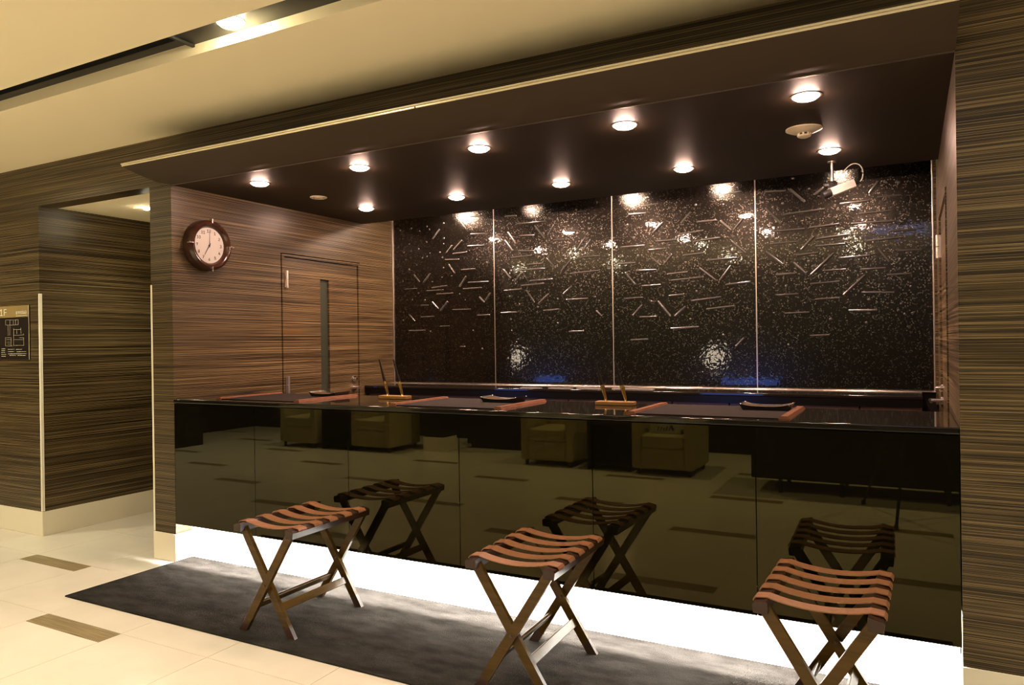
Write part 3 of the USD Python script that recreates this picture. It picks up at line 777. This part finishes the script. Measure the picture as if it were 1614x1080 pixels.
part(cs, "outer_ring", lathe([(0.030, 0), (0.056, 0), (0.056, -0.003), (0.048, -0.008), (0.034, -0.006), (0.030, 0)], 40), M["cream_plastic"], smooth=30)
part(cs, "center_disc", lathe([(0, -0.0005), (0.030, -0.0005), (0.026, -0.010), (0, -0.012)], 32), M["cream_plastic"], smooth=30)

sc = thing("security_camera", "white security camera hanging on a metal rod before the glass wall", "security camera", (3.593, 1.53, ZN))
part(sc, "ceiling_rod", [lathe([(0, 0), (0.024, 0), (0.024, -0.005), (0, -0.006)], 24), cyl((0, 0, 0), (0, 0, -0.115), 0.0085)], M["steel"], smooth=40)
part(sc, "bracket", [lathe([(0, -0.112), (0.020, -0.112), (0.028, -0.126), (0.024, -0.146), (0, -0.148)], 20), bev(-0.042, 0.010, -0.022, 0.022, -0.142, -0.122, 0.004), bev(-0.02, 0.05, -0.015, 0.015, -0.160, -0.140, 0.004)], M["black"], smooth=40)
c0, c1 = np.array([-0.008, -0.030, -0.180]), np.array([0.105, 0.040, -0.130])
part(sc, "housing", bar(c0, c1, 0.050, 0.050, (0, 0, 1)), M["white"])
part(sc, "lens", [cyl(c0 - (c1 - c0) * 0.30, c0 + (c1 - c0) * 0.05, 0.021, 0.023, 24), cyl(c0 - (c1 - c0) * 0.33, c0 - (c1 - c0) * 0.29, 0.018, 0.021, 24)], M["black"], smooth=40)
part(sc, "plug", [cyl(c1, c1 + (c1 - c0) * 0.25, 0.012, 0.009, 16)], M["black"], smooth=40)
e0 = c1 + (c1 - c0) * 0.25
cab_p = [e0 + np.array([0.0, 0, 0.0]), e0 + [0.020, 0.006, 0.030], e0 + [0.012, 0.006, 0.085], e0 + [-0.030, 0.004, 0.105], e0 + [-0.075, 0.0, 0.070], [0.02, 0.004, -0.110]]
cp = np.array(cab_p, float)
tt = np.linspace(0, 1, 26)
from scipy.interpolate import CubicSpline
cpath = CubicSpline(np.linspace(0, 1, len(cp)), cp)(tt)
part(sc, "cable", tube(cpath, 0.0035, 8), M["white"], smooth=True)

# ---------------------------------------------------------------- rug
single("rug", bev(0.006, W - 0.003, -0.682, 0.111, 0.0, 0.008, 0.003), M["rug"], "charcoal grey rug along the foot of the counter", "rug")

# ---------------------------------------------------------------- luggage racks
def make_rack(label, loc, rz):
    t = thing("luggage_rack", label, "luggage rack", loc, rz, "folding luggage racks")
    HX, YL, ZR = 0.186, 0.2625, 0.490
    for s in (-1, 1):
        pts = []
        for yy in (-YL, YL):
            for (dx, dz) in ((-0.046, 0.0), (-0.042, 0.004), (-0.004, -0.004), (0.0, -0.010), (-0.003, -0.036), (-0.046, -0.036)):
                pts.append((s * (HX + dx), yy, ZR + dz))
        part(t, "rail", hull(pts), M["rack_rail"])
    zt = ZR - 0.018
    for (s, yo) in ((1, 0.248), (-1, 0.226)):      # s: side of the rail this frame carries
        for e in (-1, 1):
            a, b = np.array([s * (HX - 0.026), e * yo, zt]), np.array([-s * (HX - 0.046), e * yo, 0.0])
            d = (b - a) / np.linalg.norm(b - a)
            cut = b + d * (-0.055)
            # the foot is cut level with the floor
            side = np.cross(d, [0, 1.0, 0])
            def leg(p, q, level):
                pts = []
                for k in (-1, 1):
                    for j in (-1, 1):
                        pp = p + side * k * 0.0185 + np.array([0, j * 0.0095, 0])
                        qq = q + side * k * 0.0185 + np.array([0, j * 0.0095, 0])
                        if level:
                            qq = qq - d * ((qq[2]) / d[2])
                        pts += [pp, qq]
                return hull(pts)
            l = part(t, "leg", leg(a, cut, False), M["rack_wood"])
            part(l, "foot", leg(cut, b, True), M["foot"], label="dark worn foot end")
        # low stretcher between the two legs of this frame
        fr = 0.74
        p = np.array([s * (HX - 0.026), 0, zt]) * (1 - fr) + np.array([-s * (HX - 0.046), 0, 0.0]) * fr
        dd = np.array([-2 * s * (HX - 0.036), 0, -zt]); dd /= np.linalg.norm(dd)
        nrm = np.cross(dd, [0, 1.0, 0])
        part(t, "stretcher", bar(p + [0, -yo + 0.0095, 0], p + [0, yo - 0.0095, 0], 0.036, 0.013, dd), M["rack_wood"])
    for e in (-1, 1):
        fr = 0.5
        pv = np.array([0.003, 0, zt * 0.475])
        part(t, "pivot_bolt", cyl(pv + [0, e * 0.210, 0], pv + [0, e * 0.2605, 0], 0.006, n=14), M["foot"], smooth=40)
    for k in range(5):
        y = -0.203 + 0.1015 * k
        w = 0.0255
        prof = [(-HX - 0.0030, ZR - 0.009), (-HX - 0.0025, ZR - 0.004), (-HX + 0.004, ZR + 0.003), (-HX + 0.04, ZR + 0.0065)]
        n = 10
        for q in range(1, n):
            u = -1 + 2 * q / n
            prof.append((u * (HX - 0.044), ZR + 0.005 - 0.017 * (1 - u * u)))
        prof += [(HX - 0.04, ZR + 0.0065), (HX - 0.004, ZR + 0.003), (HX + 0.0025, ZR - 0.004), (HX + 0.0030, ZR - 0.009)]
        prof = np.array(prof)
        tg = np.gradient(prof, axis=0); tg /= np.linalg.norm(tg, axis=1, keepdims=True)
        nr = np.stack([-tg[:, 1], tg[:, 0]], 1) * 0.0017
        v, f = [], []
        for (c, nn) in zip(prof, nr):
            for (yy, o) in ((-w, 1), (w, 1), (w, -1), (-w, -1)):
                v.append((c[0] + o * nn[0], y + yy, c[1] + o * nn[1]))
        for q in range(len(prof) - 1):
            for j in range(4):
                a, b = 4 * q + j, 4 * q + (j + 1) % 4
                f += [[a, a + 4, b + 4], [a, b + 4, b]]
        f += [[0, 1, 2], [0, 2, 3], [len(v) - 4, len(v) - 2, len(v) - 3], [len(v) - 4, len(v) - 1, len(v) - 2]]
        m = trimesh.Trimesh(v, f, process=False); m.fix_normals()
        part(t, "strap", m, M["strap"])
    return t


RUG = 0.008
r0 = make_rack("folding wooden luggage rack with tan straps at the left of the rug", (1.386, -0.338, RUG), 0.0)
dup(r0, (2.648, -0.345, RUG), 1.6, "folding wooden luggage rack with tan straps, between two others at the counter")
dup(r0, (3.716, -0.350, RUG), -1.3, "folding wooden luggage rack with tan straps nearest the right wall")

# ---------------------------------------------------------------- behind the counter: two monitors whose blue screens show in the glass
for x, w, word in ((0.80, 0.36, "left"), (2.74, 0.50, "right")):
    mo = thing("monitor", f"black desk monitor with a blue screen behind the counter, {word} of two", "monitor", (x, 0.72, 0.72), 0, "staff monitors")
    part(mo, "casing", bev(-w / 2, w / 2, -0.03, 0.005, 0.02, 0.268, 0.004), M["black"])
    part(mo, "screen", box(-w / 2 + 0.015, w / 2 - 0.015, 0.005, 0.007, 0.035, 0.255), M["screen"])
    part(mo, "stand", [bev(-0.10, 0.10, -0.06, 0.08, 0.0, 0.012, 0.003), bev(-0.03, 0.03, -0.03, -0.01, 0.0, 0.12, 0.003)], M["black"])
st = thing("staff_desk", "dark staff desk shelf behind the reception counter", "desk", (W / 2, 0.8, 0))
part(st, "desk_top", bev(0.01, W - 0.2, 0.632, 1.00, 0.69, 0.72, 0.003), M["lobby_dark"], world=True)
for x in (0.05, 1.4, 2.7, W - 0.24):
    part(st, "desk_leg", bev(x - 0.02, x + 0.02, 0.66, 0.97, 0.0, 0.69, 0.003), M["lobby_dark"], world=True)

# ---------------------------------------------------------------- the lobby seen mirrored in the counter
def make_chair(label, loc):
    t = thing("armchair", label, "armchair", loc, 0.0, "cream armchairs in the lobby")
    w, d = 0.305, 0.62
    for s in (-1, 1):
        part(t, "arm", bev(*sorted((s * w, s * (w - 0.09))), -d, 0.0, 0.06, 0.545, 0.012), M["upholstery"])
    part(t, "seat_base", bev(-w + 0.092, w - 0.092, -d + 0.12, -0.006, 0.06, 0.26, 0.01), M["upholstery"])
    part(t, "seat_cushion", bev(-w + 0.094, w - 0.094, -d + 0.13, 0.004, 0.262, 0.395, 0.018), M["upholstery"])
    part(t, "backrest", bev(-w + 0.092, w - 0.092, -d, -d + 0.13, 0.06, 0.72, 0.014), M["upholstery"])
    for sx in (-1, 1):
        for y in (-d + 0.05, -0.05):
            part(t, "foot", cyl((sx * (w - 0.05), y, 0.0), (sx * (w - 0.05), y, 0.06), 0.016, 0.022, 12), M["black"], smooth=40)
    return t


ch0 = make_chair("cream cube armchair furthest left in the lobby, beside the left lamp table", (-3.00, -4.06, 0))
dup(ch0, (-1.84, -4.10, 0), 0, "cream cube armchair to the right of the left lamp table")
dup(ch0, (0.57, -4.04, 0), 0, "cream cube armchair to the left of the right lamp table, empty seat")
dup(ch0, (1.84, -3.98, 0), 0, "cream cube armchair with a white box on its seat")
bxo = thing("carton", "white box with dark printed marks on an armchair seat", "box", (1.84, -4.20, 0.3955))
part(bxo, "box_body", bev(-0.155, 0.155, -0.10, 0.10, 0.0, 0.118, 0.003), M["carton"])
part(bxo, "printed_mark", [bar((-0.075 + 0.028 * k, 0.1005, 0.030), (-0.062 + 0.028 * k, 0.1005, 0.072 - 0.006 * (k % 3)), 0.010, 0.0012, (1, 0, 0)) for k in range(5)] + [bar((0.085, 0.1005, 0.035), (0.055, 0.1005, 0.085), 0.022, 0.0012, (1, 0, 0))], M["ink"])
for (x, y, word) in ((-2.385, -4.35, "left"), (1.265, -4.30, "right")):
    tb = thing("side_table", f"dark cube side table under the {word} globe lamp", "table", (x, y, 0), 0, "dark side tables")
    part(tb, "table_top", bev(-0.235, 0.235, -0.25, 0.25, 0.46, 0.50, 0.005), M["lobby_dark"])
    for s in (-1, 1):
        part(tb, "side_panel", bev(*sorted((s * 0.235, s * 0.205)), -0.25, 0.25, 0.0, 0.46, 0.004), M["lobby_dark"])
    part(tb, "back_panel", bev(-0.205, 0.205, -0.25, -0.22, 0.0, 0.46, 0.004), M["lobby_dark"])
    part(tb, "shelf", bev(-0.205, 0.205, -0.22, 0.245, 0.05, 0.075, 0.003), M["lobby_dark"])
    lp = thing("table_lamp", f"globe table lamp on the {word} side table", "lamp", (x + (0.08 if word == "left" else 0.0), y, 0.5), 0, "globe table lamps")
    part(lp, "lamp_base", lathe([(0, 0), (0.09, 0), (0.09, 0.012), (0.02, 0.03), (0.016, 0.40), (0.035, 0.41), (0, 0.415)], 32), M["brass"], smooth=40)
    gl = trimesh.creation.icosphere(3, 0.135); gl.apply_translation((0, 0, 0.54))
    part(lp, "globe_shade", gl, M["globe"], smooth=True)
sb = thing("sideboard", "long dark sideboard behind the armchairs in the lobby", "sideboard", (-0.45, -5.1, 0))
part(sb, "cabinet_body", bev(-0.50, 0.55, -0.25, 0.19, 0.05, 0.82, 0.004), M["lobby_dark"])
part(sb, "top_board", bev(-0.52, 0.57, -0.27, 0.21, 0.82, 0.85, 0.004), M["lobby_dark"])
for k in range(3):
    part(sb, "cabinet_front", bev(-0.49 + 0.345 * k, -0.155 + 0.345 * k, 0.19, 0.205, 0.07, 0.80, 0.003), M["lobby_dark"])
part(sb, "plinth", bev(-0.46, 0.51, -0.22, 0.16, 0.0, 0.05, 0.002), M["black"])
dk = thing("writing_desk", "long dark lobby desk on short legs to the right of the armchairs", "desk", (3.12, -3.9, 0))
part(dk, "desk_top", bev(-0.42, 1.95, -0.30, 0.30, 0.70, 0.735, 0.004), M["lobby_dark"])
part(dk, "desk_body", bev(-0.38, 1.91, -0.28, 0.27, 0.115, 0.70, 0.004), M["lobby_dark"])
for sx in (-0.14, 0.34, 1.10, 1.80):
    for sy in (-0.25, 0.26):
        part(dk, "leg", bev(sx - 0.016, sx + 0.016, sy - 0.016, sy + 0.016, 0.0, 0.115, 0.003), M["lobby_dark"])
tp = thing("tripod", "black camera tripod standing in the lobby facing the counter", "tripod", (3.97, -3.06, 0))
for (fx, fy) in ((-0.10, 0.39), (-0.34, -0.38), (0.36, -0.30)):
    top, ft = np.array([fx * 0.08, fy * 0.08, 0.98]), np.array([fx, fy, 0.012])
    md = top * 0.52 + ft * 0.48
    lg = part(tp, "leg", [cyl(top, md, 0.016, 0.015, 14), cyl(md, ft, 0.011, 0.010, 14)], M["black"], smooth=40)
    part(lg, "leg_lock", cyl(md - (ft - top) * 0.02, md + (ft - top) * 0.03, 0.021, 0.021, 14), M["black"], smooth=40)
    part(lg, "foot", cyl(ft + [0, 0, 0.02], ft - [0, 0, 0.012], 0.014, 0.017, 14), M["foot"], smooth=40)
part(tp, "center_column", cyl((0, 0, 0.80), (0, 0, 1.10), 0.015, n=16), M["black"], smooth=40)
part(tp, "head", [lathe([(0, 0.94), (0.05, 0.95), (0.055, 0.99), (0.03, 1.01), (0, 1.012)], 24), lathe([(0, 1.09), (0.028, 1.10), (0.034, 1.13), (0.026, 1.16), (0, 1.165)], 24)], M["black"], smooth=40)
bp = thing("ceiling_light_panel", "blue white light panel recessed in the lobby ceiling", "light", (3.85, -2.35, ZT))
part(bp, "frame", [bev(-0.36, 0.36, -0.52, -0.50, -0.012, 0.0, 0.002), bev(-0.36, 0.36, 0.50, 0.52, -0.012, 0.0, 0.002), bev(-0.36, -0.34, -0.50, 0.50, -0.012, 0.0, 0.002), bev(0.34, 0.36, -0.50, 0.50, -0.012, 0.0, 0.002)], M["white"])
part(bp, "diffuser", box(-0.34, 0.34, -0.50, 0.50, -0.008, -0.001), M["blue_panel"])
